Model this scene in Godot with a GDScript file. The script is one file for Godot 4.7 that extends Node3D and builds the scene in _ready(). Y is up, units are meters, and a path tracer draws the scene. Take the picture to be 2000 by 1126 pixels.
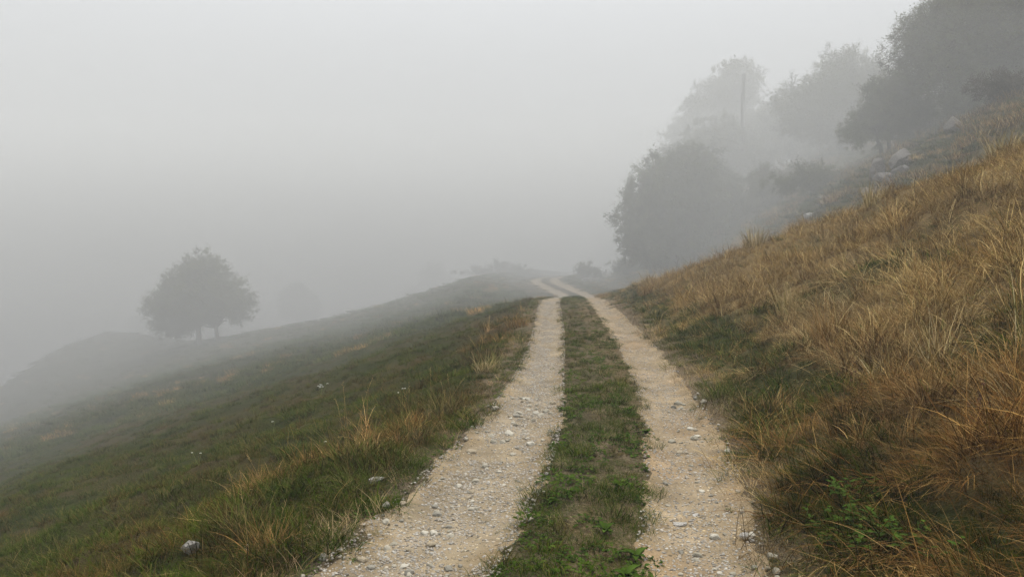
extends Node3D
# A gravel track over a foggy mountain pasture. x right, y up, the track runs towards -z ("d" below is -z).

const EYE := 1.69
const RD: Array = [-14.0, 0.0, 3.84, 5.94, 7.9, 11.5, 16.0, 24.0, 36.0, 48.0, 62.0, 74.0, 86.0, 104.0, 140.0, 200.0, 330.0]
const RX: Array = [-3.6, -0.62, 0.22, 0.64, 0.93, 1.27, 1.57, 2.0, 3.0, 4.0, 2.8, 4.0, 6.6, 12.0, 26.0, 50.0, 100.0]
const RY: Array = [0.0, 0.0, 0.0, 0.0, 0.0, 0.0, 0.0, -0.01, -0.64, -1.28, -1.01, -1.11, -1.35, -1.8, -3.3, -6.3, -10.3]

var tx := PackedFloat32Array()
var ty := PackedFloat32Array()
var n_big := FastNoiseLite.new()
var n_mid := FastNoiseLite.new()
var n_fine := FastNoiseLite.new()
var n_lay := FastNoiseLite.new()
var rng := RandomNumberGenerator.new()
var blade_mat: StandardMaterial3D
var taken := {}


func _ready() -> void:
	# ---- camera
	var cam := Camera3D.new()
	cam.name = "camera"
	cam.position = Vector3(0, EYE, 0)
	cam.rotation_degrees = Vector3(-3.03, 0, 0)
	cam.fov = 42.3
	cam.near = 0.05
	cam.far = 900.0
	add_child(cam)
	# ---- sky, fog, exposure
	var sky_mat := ProceduralSkyMaterial.new()
	sky_mat.sky_top_color = Color(0.975, 0.985, 1.0)
	sky_mat.sky_horizon_color = Color(0.27, 0.276, 0.284)
	sky_mat.sky_curve = 1.25
	sky_mat.ground_bottom_color = Color(0.42, 0.42, 0.40)
	sky_mat.ground_horizon_color = Color(0.62, 0.63, 0.62)
	sky_mat.sky_energy_multiplier = 1.1
	var sky := Sky.new()
	sky.sky_material = sky_mat
	var env := Environment.new()
	env.background_mode = Environment.BG_SKY
	env.sky = sky
	env.tonemap_mode = Environment.TONE_MAPPER_LINEAR
	env.tonemap_exposure = 3.05
	env.fog_enabled = true
	env.fog_mode = Environment.FOG_MODE_EXPONENTIAL
	env.volumetric_fog_enabled = true
	env.volumetric_fog_density = 0.0
	env.fog_density = 0.003
	env.fog_light_color = Color(0.975, 0.98, 0.975)
	env.sdfgi_enabled = true
	env.ssao_enabled = true
	env.ssil_enabled = true
	var world := WorldEnvironment.new()
	world.name = "environment"
	world.environment = env
	add_child(world)
	# ---- the sun behind the cloud
	var sun := DirectionalLight3D.new()
	sun.name = "sun"
	sun.light_color = Color(1.0, 0.985, 0.97)
	sun.light_energy = 0.5
	sun.light_angular_distance = 40.0
	sun.rotation_degrees = Vector3(-62, 155, 0)
	sun.shadow_enabled = true
	add_child(sun)

	# ---- the cloud that lies over the slope: [shape, size, centre, density, label]
	var box := RenderingServer.FOG_VOLUME_SHAPE_BOX
	var puff := RenderingServer.FOG_VOLUME_SHAPE_ELLIPSOID
	for f in [
		[box, Vector3(330, 104, 196), Vector3(-20, -32, -116), 0.006, "thin edge of the cloud lying over the slope"],
		[box, Vector3(328, 102, 179), Vector3(-20, -32, -123.5), 0.0125, "pale bank of cloud lying over the far part of the slope"],
		[box, Vector3(326, 94, 142), Vector3(-20, -32, -141), 0.022, "denser cloud swallowing everything past the far bend"],
		[puff, Vector3(34, 15, 18), Vector3(21, 5.5, -37), 0.007, "wisp of mist round the trees at the top right"],
		[puff, Vector3(40, 17, 20), Vector3(19, 5, -59), 0.007, "wisp of mist drifting across the trees beside the far bend"],
		[puff, Vector3(84, 18, 36), Vector3(-42, -9, -72), 0.018, "wisp of mist lying round the lone tree's shoulder"],
	]:
		var bank := FogVolume.new()
		bank.name = numbered("fog_bank")
		bank.shape = f[0]
		bank.size = f[1]
		bank.position = f[2]
		var bank_mat := FogMaterial.new()
		bank_mat.density = f[3]
		bank_mat.albedo = Color(0.955, 0.965, 0.96)
		bank.material = bank_mat
		add_child(bank)
		tag(bank, f[4], "fog", "", "stuff")

	rng.seed = 7
	setup_fields()
	build_ground()
	build_tracks()
	build_trees()
	build_rocks()
	build_grass()
	build_plants()


# ------------------------------------------------------------------ terrain
func setup_fields() -> void:
	for k in 3500:
		var d := -16.0 + k * 0.1
		tx.append(herm(d, RX))
		ty.append(herm(d, RY))
	var set_up := [[n_big, 11, 0.11], [n_mid, 23, 0.75], [n_fine, 37, 3.2], [n_lay, 51, 0.32]]
	for s in set_up:
		var n: FastNoiseLite = s[0]
		n.noise_type = FastNoiseLite.TYPE_SIMPLEX_SMOOTH
		n.seed = s[1]
		n.frequency = s[2]
		n.fractal_type = FastNoiseLite.FRACTAL_FBM
		n.fractal_octaves = 3


func herm(d: float, v: Array) -> float:
	var i := 0
	while i < RD.size() - 2 and d > RD[i + 1]:
		i += 1
	var h: float = RD[i + 1] - RD[i]
	var t: float = clampf((d - RD[i]) / h, -0.5, 1.5)
	var sl := func(k: int) -> float: return (v[k + 1] - v[k]) / (RD[k + 1] - RD[k])
	var m0: float = sl.call(0) if i == 0 else (sl.call(i) + sl.call(i - 1)) * 0.5
	var m1: float = sl.call(i) if i + 1 == RD.size() - 1 else (sl.call(i + 1) + sl.call(i)) * 0.5
	var t2 := t * t
	var t3 := t2 * t
	return (2 * t3 - 3 * t2 + 1) * v[i] + (t3 - 2 * t2 + t) * h * m0 + (3 * t2 - 2 * t3) * v[i + 1] + (t3 - t2) * h * m1


func look(t: PackedFloat32Array, d: float) -> float:
	var f := clampf((d + 16.0) * 10.0, 0.0, 3498.0)
	var i := int(f)
	return lerpf(t[i], t[i + 1], f - i)


func ss(a: float, b: float, x: float) -> float:
	var t := clampf((x - a) / (b - a), 0.0, 1.0)
	return t * t * (3.0 - 2.0 * t)


func soft(x: float, k: float) -> float:
	return x if x > 8.0 * k else (0.0 if x < -12.0 * k else k * log(1.0 + exp(x / k)))


func hump(x: float, d: float, cx: float, cd: float, rx: float, rd: float) -> float:
	var a := (x - cx) / rx
	var b := (d - cd) / rd
	var q := a * a + b * b
	return 0.0 if q > 12.0 else exp(-q)


func half_left(d: float) -> float:
	return lerpf(0.47, 0.30, ss(4.0, 11.0, d)) + 0.1 * ss(26.0, 45.0, d)


func half_right(d: float) -> float:
	return lerpf(0.33, 0.30, ss(4.0, 11.0, d)) + 0.1 * ss(26.0, 45.0, d)


# how far inside a wheel track a point is: 1 in the middle, 0 at its edge, negative outside
func in_track(o: float, d: float) -> float:
	var a := 1.0 - absf(o + 0.78) / half_left(d)
	var b := 1.0 - absf(o - 0.78) / half_right(d)
	return maxf(a, b)


func height(x: float, d: float) -> float:
	var o := x - look(tx, d)
	var y := look(ty, d)
	if o < 0.5:
		y -= 0.33 * soft(-o - 1.45, 0.25)
		y += ss(1.5, 7.0, -o) * (minf(-look(ty, d), 1.3) + 0.8 * ss(38.0, 60.0, d))
		y += 1.3 * ss(5.0, 24.0, -o) * exp(-pow((d - 42.0) / 11.0, 2.0))
		y += 1.8 * hump(x, d, -27, 63, 10, 14) + 6.2 * hump(x, d, -41, 72, 9, 14) + 13.5 * hump(x, d, -85, 128, 26, 28)
	else:
		var r := soft(o - 1.45, 0.22)
		if r > 40.0:
			r = 40.0 + 12.0 * (1.0 - exp(-(r - 40.0) / 12.0))
		var u := 0.869 * x + 0.494 * d
		y += 0.52 * r - 2.2 * ss(15.4, 22.0, u) * ss(0.0, 4.0, r) + 1.7 * ss(23.0, 36.0, u) * ss(5.0, 13.0, r)
	var ao := absf(o)
	var rough := ss(1.1, 2.4, ao)
	y += rough * (n_mid.get_noise_2d(x, d) * 0.16 + n_big.get_noise_2d(x * 2.0, d * 2.0) * 0.22)
	y += n_fine.get_noise_2d(x, d) * lerpf(0.012, 0.03, rough)
	if ao < 1.7:
		y -= 0.05 * ss(-0.1, 0.55, in_track(o, d)) - 0.03 * ss(0.42, 0.1, ao)
	return y


func normal_at(x: float, d: float) -> Vector3:
	var e := 0.25
	return Vector3(height(x - e, d) - height(x + e, d), 2.0 * e, height(x, d + e) - height(x, d - e)).normalized()


# how dry the grass is: 0 green, 1 straw
func dryness(x: float, d: float, o: float) -> float:
	var p := n_big.get_noise_2d(x * 1.7 + 40.0, d * 1.7) * 0.7 + n_mid.get_noise_2d(x * 0.8, d * 0.8 + 90.0) * 0.55
	var v: float
	if o > 0.0:
		v = 0.78 + p * 1.15
		v -= 1.0 * ss(2.6, 2.0, o) * ss(1.1, 1.5, o) * (1.0 + 1.2 * n_mid.get_noise_2d(x * 0.9, d * 0.9))
		v -= 0.9 * hump(x, d, 3.95, 5.7, 0.6, 0.9) + 0.9 * hump(x, d, 1.95, 3.95, 0.4, 0.5) - 0.75 * hump(x, d, 2.9, 4.3, 0.75, 1.2) + 0.6 * hump(x, d, 4.9, 10.9, 1.0, 1.2)
		v += 0.25 * ss(11.0, 17.0, d)
		v *= 1.0 - 0.8 * ss(20.0, 26.0, 0.869 * x + 0.494 * d)
	else:
		v = 0.26 + p * 0.9 + 0.30 * ss(4.5, 1.6, -o) * ss(3.0, 9.0, d)
		v -= 0.1 * ss(6.0, 12.0, -o)
	return clampf(v, 0.0, 1.0)


# ------------------------------------------------------------------ helpers
func numbered(called: String) -> String:
	if not taken.has(called):
		taken[called] = 0
		return called
	taken[called] += 1
	return "%s_%03d" % [called, taken[called]]


func tag(o: Node3D, label: String, category: String, group := "", kind := "") -> void:
	if label:
		o.set_meta("label", label)
	if category:
		o.set_meta("category", category)
	if group:
		o.set_meta("group", group)
	if kind:
		o.set_meta("kind", kind)


func thing(called: String, label: String, category: String, at: Vector3, group := "", kind := "") -> Node3D:
	var o := Node3D.new()
	o.name = numbered(called)
	add_child(o)
	o.position = at
	tag(o, label, category, group, kind)
	return o


func part(called: String, m: Mesh, mat: Material, parent: Node3D, at := Transform3D()) -> MeshInstance3D:
	var o := MeshInstance3D.new()
	o.name = called
	o.mesh = m
	o.material_override = mat
	o.transform = at
	if parent == self:
		o.name = numbered(called)
		add_child(o)
	else:
		parent.add_child(o, true)
		var seen := 0
		for c in parent.get_children():
			if c != o and str(c.name).begins_with(called):
				seen += 1
		if seen:
			o.name = "%s_%03d" % [called, seen]
	return o


func scatter(called: String, m: Mesh, mat: Material, parent: Node3D, buffer: PackedFloat32Array) -> MultiMeshInstance3D:
	var mm := MultiMesh.new()
	mm.transform_format = MultiMesh.TRANSFORM_3D
	mm.use_colors = true
	mm.mesh = m
	mm.instance_count = buffer.size() / 16
	mm.buffer = buffer
	var o := MultiMeshInstance3D.new()
	o.name = called
	o.multimesh = mm
	o.material_override = mat
	o.set_meta("kind", "stuff")
	parent.add_child(o, true)
	return o


func push(buffer: PackedFloat32Array, b: Basis, at: Vector3, c: Color) -> void:
	buffer.append_array(PackedFloat32Array([b.x.x, b.y.x, b.z.x, at.x, b.x.y, b.y.y, b.z.y, at.y, b.x.z, b.y.z, b.z.z, at.z, c.r, c.g, c.b, 1.0]))


func array_mesh(v: PackedVector3Array, n: PackedVector3Array, c: PackedColorArray, i: PackedInt32Array, uv := PackedVector2Array()) -> ArrayMesh:
	var a := []
	a.resize(Mesh.ARRAY_MAX)
	a[Mesh.ARRAY_VERTEX] = v
	a[Mesh.ARRAY_NORMAL] = n
	if c.size():
		a[Mesh.ARRAY_COLOR] = c
	if uv.size():
		a[Mesh.ARRAY_TEX_UV] = uv
	a[Mesh.ARRAY_INDEX] = i
	var m := ArrayMesh.new()
	m.add_surface_from_arrays(Mesh.PRIMITIVE_TRIANGLES, a, [], {}, 0)
	return m


func noise_tex(size: int, freq: float, s: int, lo: Color, hi: Color, octaves := 5) -> NoiseTexture2D:
	var n := FastNoiseLite.new()
	n.seed = s
	n.noise_type = FastNoiseLite.TYPE_SIMPLEX_SMOOTH
	n.frequency = freq
	n.fractal_octaves = octaves
	var t := NoiseTexture2D.new()
	t.width = size
	t.height = size
	t.seamless = true
	t.noise = n
	var g := Gradient.new()
	g.set_color(0, lo)
	g.set_color(1, hi)
	t.color_ramp = g
	return t


func matte(c: Color, rough := 0.95) -> StandardMaterial3D:
	var m := StandardMaterial3D.new()
	m.albedo_color = c
	m.roughness = rough
	m.metallic_specular = 0.2
	return m


# ------------------------------------------------------------------ ground
func graded(stops: Array) -> PackedFloat32Array:   # [[until, step], ...] after a first [start]
	var out := PackedFloat32Array()
	var v: float = stops[0]
	for k in range(1, stops.size()):
		while v < stops[k][0] - 0.001:
			out.append(v)
			v += stops[k][1]
	out.append(v)
	return out


func soil(x: float, d: float, o: float) -> Color:
	var dry := dryness(x, d, o)
	var n := n_fine.get_noise_2d(x * 1.3, d * 1.3 + 30.0)
	var c := Color(0.036, 0.042, 0.012).lerp(Color(0.078, 0.054, 0.024) if o < 0.0 else Color(0.17, 0.12, 0.055), dry)
	var ao := absf(o)
	var bare := ss(1.75, 1.15, ao + 0.35 * n_mid.get_noise_2d(x * 2.2, d * 2.2))
	if ao < 0.5:
		bare *= 0.55 + 0.6 * n
	c = c.lerp(Color(0.15, 0.12, 0.08), clampf(bare, 0.0, 1.0))
	return c * (1.0 + 0.3 * n)


func build_ground() -> void:
	var os := graded([-220.0, [-60, 10.0], [-30, 2.5], [-8, 0.8], [-1.9, 0.18], [1.9, 0.07], [9, 0.18], [30, 0.8], [60, 2.5], [180, 10.0]])
	var ds := graded([-14.0, [1, 1.0], [14, 0.14], [32, 0.3], [95, 0.9], [180, 5.0], [330, 12.0]])
	var v := PackedVector3Array()
	var c := PackedColorArray()
	var idx := PackedInt32Array()
	var w := os.size()
	for d in ds:
		var xr := look(tx, d)
		for o in os:
			var x := xr + o
			var y := height(x, d)
			if absf(o) < 1.6 and d < 110.0:
				y -= 0.03 * ss(0.0, 0.25, in_track(o, d))
			v.append(Vector3(x, y, -d))
			c.append(soil(x, d, o))
	var n := PackedVector3Array()
	n.resize(v.size())
	for r in ds.size():
		for q in w:
			var k := r * w + q
			var a := v[r * w + maxi(q - 1, 0)]
			var b := v[r * w + mini(q + 1, w - 1)]
			var e := v[maxi(r - 1, 0) * w + q]
			var f := v[mini(r + 1, ds.size() - 1) * w + q]
			n[k] = (b - a).cross(f - e).normalized()
			if r + 1 < ds.size() and q + 1 < w:
				idx.append_array(PackedInt32Array([k, k + w, k + 1, k + 1, k + w, k + w + 1]))
	var m := StandardMaterial3D.new()
	m.vertex_color_use_as_albedo = true
	m.albedo_texture = noise_tex(512, 0.03, 5, Color(0.62, 0.6, 0.57), Color(1, 1, 1))
	m.heightmap_enabled = true
	m.heightmap_texture = noise_tex(512, 0.05, 9, Color.BLACK, Color.WHITE)
	m.heightmap_scale = 3.0
	m.uv1_triplanar = true
	m.uv1_world_triplanar = true
	m.uv1_scale = Vector3.ONE * 1.3
	m.roughness = 1.0
	m.metallic_specular = 0.15
	var g := part("ground", array_mesh(v, n, c, idx), m, self)
	tag(g, "steep mountain pasture falling away left of the track and rising right", "hillside", "", "structure")


func gravel_images() -> Array:
	var size := 2048
	var r := RandomNumberGenerator.new()
	r.seed = 99
	var base := FastNoiseLite.new()
	base.seed = 3
	base.frequency = 0.02
	base.fractal_octaves = 5
	var col := PackedByteArray()
	col.resize(size * size * 3)
	var hgt := PackedByteArray()
	hgt.resize(size * size)
	var small: Image = base.get_seamless_image(512, 512)
	small.resize(size, size, Image.INTERPOLATE_CUBIC)
	var sd := small.get_data()
	for k in size * size:
		var t: int = sd[k]
		var j := r.randi() & 31
		col[k * 3] = 165 + (t >> 3) + j - 16
		col[k * 3 + 1] = 150 + (t >> 3) + j - 16
		col[k * 3 + 2] = 124 + (t >> 3) + j - 16
		hgt[k] = 60 + (t >> 3) + (j >> 1)
	for g in 34000:
		var big := pow(r.randf(), 5.0)
		var ra := 1.6 + 7.0 * big
		var rb := ra * r.randf_range(0.55, 0.95)
		var an := r.randf() * PI
		var ca := cos(an)
		var sa := sin(an)
		var cx := r.randi() & 2047
		var cy := r.randi() & 2047
		var tone := r.randf_range(0.6, 1.22)
		var warm := r.randf_range(0.0, 1.0)
		var cr := clampf((205 + 6 * warm) * tone, 0, 255)
		var cg := clampf((199 - 6 * warm) * tone, 0, 255)
		var cb := clampf((186 - 30 * warm) * tone, 0, 255)
		var top := 90.0 + ra * 14.0
		var ir := int(ceil(ra))
		for dy in range(-ir, ir + 1):
			for dx in range(-ir, ir + 1):
				var p := (dx * ca + dy * sa) / ra
				var q := (dy * ca - dx * sa) / rb
				var e := p * p + q * q
				if e > 1.0:
					continue
				var k := ((cy + dy) & 2047) * size + ((cx + dx) & 2047)
				hgt[k] = int(clampf(60.0 + (top - 60.0) * sqrt(1.0 - e * 0.85), 0, 255))
				col[k * 3] = int(cr)
				col[k * 3 + 1] = int(cg)
				col[k * 3 + 2] = int(cb)
	var ci := Image.create_from_data(size, size, false, Image.FORMAT_RGB8, col)
	var hi := Image.create_from_data(size, size, false, Image.FORMAT_L8, hgt)
	return [ImageTexture.create_from_image(ci), ImageTexture.create_from_image(hi)]


func build_tracks() -> void:
	var im := gravel_images()
	var m := StandardMaterial3D.new()
	m.albedo_texture = im[0]
	m.vertex_color_use_as_albedo = true
	m.heightmap_enabled = true
	m.heightmap_texture = im[1]
	m.heightmap_scale = 1.8
	m.roughness = 0.95
	m.metallic_specular = 0.2
	var ds := graded([0.5, [13, 0.06], [32, 0.18], [110, 0.7]])
	var tracks := []
	for side in [-1, 1]:
		var v := PackedVector3Array()
		var n := PackedVector3Array()
		var c := PackedColorArray()
		var uv := PackedVector2Array()
		var idx := PackedInt32Array()
		var cols := 17
		for r in ds.size():
			var d := ds[r]
			var hw := half_left(d) if side < 0 else half_right(d)
			var xr := look(tx, d)
			var e0 := n_mid.get_noise_2d(d * 1.7, side * 40.0 + 7.0) * 0.34 + n_fine.get_noise_2d(d * 1.5, side * 9.0) * 0.22
			var e1 := n_mid.get_noise_2d(d * 1.7, side * 80.0 - 31.0) * 0.34 + n_fine.get_noise_2d(d * 1.5, side * 19.0 + 4.0) * 0.22
			for q in cols:
				var f := q / (cols - 1.0)
				var o: float = side * 0.78 + lerpf(-hw * (1.12 + e0), hw * (1.12 + e1), f)
				var x: float = xr + o
				v.append(Vector3(x, height(x, d) + 0.008 - 0.03 * (1.0 if q == 0 or q == cols - 1 else 0.0), -d))
				n.append(normal_at(x, d))
				uv.append(Vector2(x / 3.0, d / 3.0))
				var edge := ss(0.0, 0.3, minf(f, 1.0 - f) + 0.12 * n_fine.get_noise_2d(x, d))
				var worn := n_mid.get_noise_2d(x * 0.9 + 200.0, d * 0.9)
				var mid := Color(0.36, 0.350, 0.332) if side < 0 else Color(0.37, 0.350, 0.322)
				var tint := Color(0.335, 0.303, 0.25).lerp(mid, clampf(edge + worn * 0.5, 0.0, 1.0))
				if side > 0:
					tint = tint.lerp(Color(0.355, 0.298, 0.238), clampf(worn * 1.6, 0.0, 0.8))
				c.append(tint * (1.0 + 0.3 * n_mid.get_noise_2d(x * 1.9 - 77.0, d * 1.3) + 0.2 * n_fine.get_noise_2d(x * 0.7, d * 0.7)))
				if r + 1 < ds.size() and q + 1 < cols:
					var k := r * cols + q
					idx.append_array(PackedInt32Array([k, k + cols, k + 1, k + 1, k + cols, k + cols + 1]))
		var t := part("gravel_track", array_mesh(v, n, c, idx, uv), m, self)
		tag(t, "pale stony wheel track left of the grass strip" if side < 0 else "tan dusty wheel track right of the grass strip", "track", "", "structure")
		tracks.append(t)
	# the stones lying in the tracks
	var stone_mats := []
	for k in 5:
		var sm := StandardMaterial3D.new()
		var col: Color = [Color(0.340, 0.318, 0.258), Color(0.266, 0.248, 0.196), Color(0.222, 0.211, 0.176), Color(0.281, 0.240, 0.172), Color(0.414, 0.392, 0.330)][k]
		sm.albedo_color = col.linear_to_srgb()
		sm.albedo_texture = noise_tex(128, 0.06, 60 + k, Color(0.75, 0.74, 0.72), Color(1, 1, 1), 3)
		sm.uv1_triplanar = true
		sm.uv1_scale = Vector3.ONE * 2.0
		sm.roughness = 0.9
		sm.metallic_specular = 0.25
		stone_mats.append(sm)
	var shapes := []
	for k in 9:
		shapes.append(rock_mesh(300 + k, 1, 0.35, 12, true))
	var fine_mat := StandardMaterial3D.new()
	fine_mat.vertex_color_use_as_albedo = true
	fine_mat.roughness = 0.92
	fine_mat.metallic_specular = 0.2
	var r := RandomNumberGenerator.new()
	r.seed = 4242
	for side in 2:
		var count: int = [210, 90][side]
		for k in count:
			var d := 3.1 + 5.5 * pow(r.randf(), 1.6)
			var hw := half_left(d) if side == 0 else half_right(d)
			var across := clampf(r.randfn(-0.1 if side == 0 else 0.35, 0.48), -1.15, 1.15)
			var x := look(tx, d) + (-0.78 if side == 0 else 0.78) + hw * across
			var s := r.randf_range(0.011, 0.023) + 0.026 * pow(r.randf(), 3.0)
			if d > 6.0:
				s *= 1.25
			place_stone(tracks[side], shapes[r.randi() % 9], stone_mats[[0, 0, 1, 1, 2, 3, 4][r.randi() % 7]], x, d, s, r)
		for q in 3:
			var buf := PackedFloat32Array()
			for k in [12000, 5500][side]:
				var d := 2.6 + 23.0 * pow(r.randf(), 1.7)
				var hw := half_left(d) if side == 0 else half_right(d)
				var across := clampf(r.randfn(0.0, 0.55) if k % 2 else r.randf_range(-1.08, 1.08), -1.08, 1.08)
				var x := look(tx, d) + (-0.78 if side == 0 else 0.78) + hw * across
				if n_mid.get_noise_2d(x * 1.5 + 300.0, d * 1.1) < [-0.22, -0.02][side] and r.randf() < 0.8:
					continue
				var s := r.randf_range(0.003, 0.007) + 0.009 * pow(r.randf(), 3.0)
				var b := Basis(Vector3.UP, r.randf() * TAU) * Basis(Vector3.RIGHT, r.randfn(0, 0.25)) * Basis.from_scale(Vector3(s, s * r.randf_range(0.4, 0.75), s * r.randf_range(0.65, 1.0)))
				var tone := r.randf_range(0.6, 1.08)
				push(buf, b, Vector3(x, height(x, d) + 0.008 + s * 0.08, -d), Color(0.31, 0.295, 0.26).lerp(Color(0.24, 0.20, 0.15), r.randf() * 0.8) * tone)
			scatter("fine_gravel", shapes[q * 2], fine_mat, tracks[side], buf)


func place_stone(parent: Node3D, m: Mesh, mat: Material, x: float, d: float, s: float, r: RandomNumberGenerator) -> MeshInstance3D:
	var b := Basis(Vector3.UP, r.randf() * TAU) * Basis(Vector3.RIGHT, r.randfn(0, 0.15)) * Basis.from_scale(Vector3(s, s * r.randf_range(0.45, 0.75), s * r.randf_range(0.65, 1.0)))
	var o := MeshInstance3D.new()
	o.name = "stone"
	o.mesh = m
	o.material_override = mat
	o.transform = Transform3D(b, Vector3(x, height(x, d) + 0.008 + s * 0.06, -d))
	parent.add_child(o)
	o.name = "stone" if parent.get_child_count() == 1 else "stone_%03d" % (parent.get_child_count() - 1)
	return o


# an uneven stone: an icosphere cut by a few random planes, with noise
func rock_mesh(s: int, levels: int, rough: float, cuts := 9, flat := false) -> ArrayMesh:
	var r := RandomNumberGenerator.new()
	r.seed = s
	var ph := (1.0 + sqrt(5.0)) / 2.0
	var p: Array = []
	for q in [[-1, ph, 0], [1, ph, 0], [-1, -ph, 0], [1, -ph, 0], [0, -1, ph], [0, 1, ph], [0, -1, -ph], [0, 1, -ph], [ph, 0, -1], [ph, 0, 1], [-ph, 0, -1], [-ph, 0, 1]]:
		p.append(Vector3(q[0], q[1], q[2]).normalized())
	var f: Array = [[0, 11, 5], [0, 5, 1], [0, 1, 7], [0, 7, 10], [0, 10, 11], [1, 5, 9], [5, 11, 4], [11, 10, 2], [10, 7, 6], [7, 1, 8], [3, 9, 4], [3, 4, 2], [3, 2, 6], [3, 6, 8], [3, 8, 9], [4, 9, 5], [2, 4, 11], [6, 2, 10], [8, 6, 7], [9, 8, 1]]
	for l in levels:
		var mids := {}
		var g: Array = []
		for t in f:
			var m := []
			for e in 3:
				var a: int = t[e]
				var b: int = t[(e + 1) % 3]
				var key := Vector2i(mini(a, b), maxi(a, b))
				if not mids.has(key):
					mids[key] = p.size()
					p.append(((p[a] + p[b]) * 0.5).normalized())
				m.append(mids[key])
			g.append_array([[t[0], m[0], m[2]], [t[1], m[1], m[0]], [t[2], m[2], m[1]], [m[0], m[1], m[2]]])
		f = g
	var n := FastNoiseLite.new()
	n.seed = s
	n.frequency = 0.9
	var planes := []
	for k in cuts:
		planes.append([Vector3(r.randfn(), r.randfn(), r.randfn()).normalized(), r.randf_range(0.62, 0.92)])
	for k in p.size():
		var q: Vector3 = p[k] * (1.0 + rough * n.get_noise_3dv(p[k] * 1.4) + rough * 0.5 * n.get_noise_3dv(p[k] * 4.0))
		for c in planes:
			var over: float = q.dot(c[0]) - c[1]
			if over > 0.0:
				q -= c[0] * over * 0.92
		p[k] = q
	var st := SurfaceTool.new()
	st.begin(Mesh.PRIMITIVE_TRIANGLES)
	st.set_smooth_group(-1 if flat or levels == 2 else 0)
	for t in f:
		for e in [0, 2, 1]:
			st.add_vertex(p[t[e]])
	st.generate_normals()
	return st.commit()


# ------------------------------------------------------------------ trees
func tube(v: PackedVector3Array, n: PackedVector3Array, c: PackedColorArray, idx: PackedInt32Array, pts: Array, radii: Array, sides: int, col: Color) -> void:
	var first := v.size()
	for k in pts.size():
		var along: Vector3 = (pts[mini(k + 1, pts.size() - 1)] - pts[maxi(k - 1, 0)]).normalized()
		var a := along.cross(Vector3(0.31, 0.2, 0.93)).normalized()
		var b := along.cross(a)
		for s in sides:
			var w := TAU * s / sides
			var out := a * cos(w) + b * sin(w)
			v.append(pts[k] + out * radii[k])
			n.append(out)
			c.append(col)
			if k + 1 < pts.size():
				var i := first + k * sides + s
				var j := first + k * sides + (s + 1) % sides
				idx.append_array(PackedInt32Array([i, i + sides, j, j, i + sides, j + sides]))


var bark_mat: StandardMaterial3D
var leaf_mat: StandardMaterial3D


# a leafy spray growing along +y: a few twigs with leaves down their length
func spray_mesh(s: int, leaf: float) -> ArrayMesh:
	var r := RandomNumberGenerator.new()
	r.seed = s
	var v := PackedVector3Array()
	var n := PackedVector3Array()
	var c := PackedColorArray()
	var i := PackedInt32Array()
	for k in 9:
		var way := Vector3(r.randfn(0, 0.8), 1.0, r.randfn(0, 0.8)).normalized()
		var long := r.randf_range(0.5, 1.0)
		var from := Vector3(r.randfn(0, 0.16), -0.35, r.randfn(0, 0.16))
		tube(v, n, c, i, [from, from + way * long * 0.5, from + way * long], [0.014, 0.01, 0.004], 3, Color(0.6, 0.5, 0.5))
		for j in 28:
			var p := from + way * long * r.randf_range(0.1, 1.05) + Vector3(r.randfn(), r.randfn(), r.randfn()) * 0.085
			var a := (way * 0.4 + Vector3(r.randfn(), r.randfn() * 0.6, r.randfn())).normalized()
			var b := (Vector3(r.randfn(), r.randfn() + 1.0, r.randfn())).cross(a).normalized()
			var z := leaf * r.randf_range(0.2, 0.4)
			var nn := a.cross(b).normalized()
			var base := v.size()
			v.append_array(PackedVector3Array([p - a * z, p + b * z * 0.55 - nn * z * 0.15, p + a * z, p - b * z * 0.55 - nn * z * 0.15]))
			for e in 4:
				n.append(nn)
				c.append(Color(1, 1, 1))
			i.append_array(PackedInt32Array([base, base + 1, base + 2, base, base + 2, base + 3]))
	return array_mesh(v, n, c, i)


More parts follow.
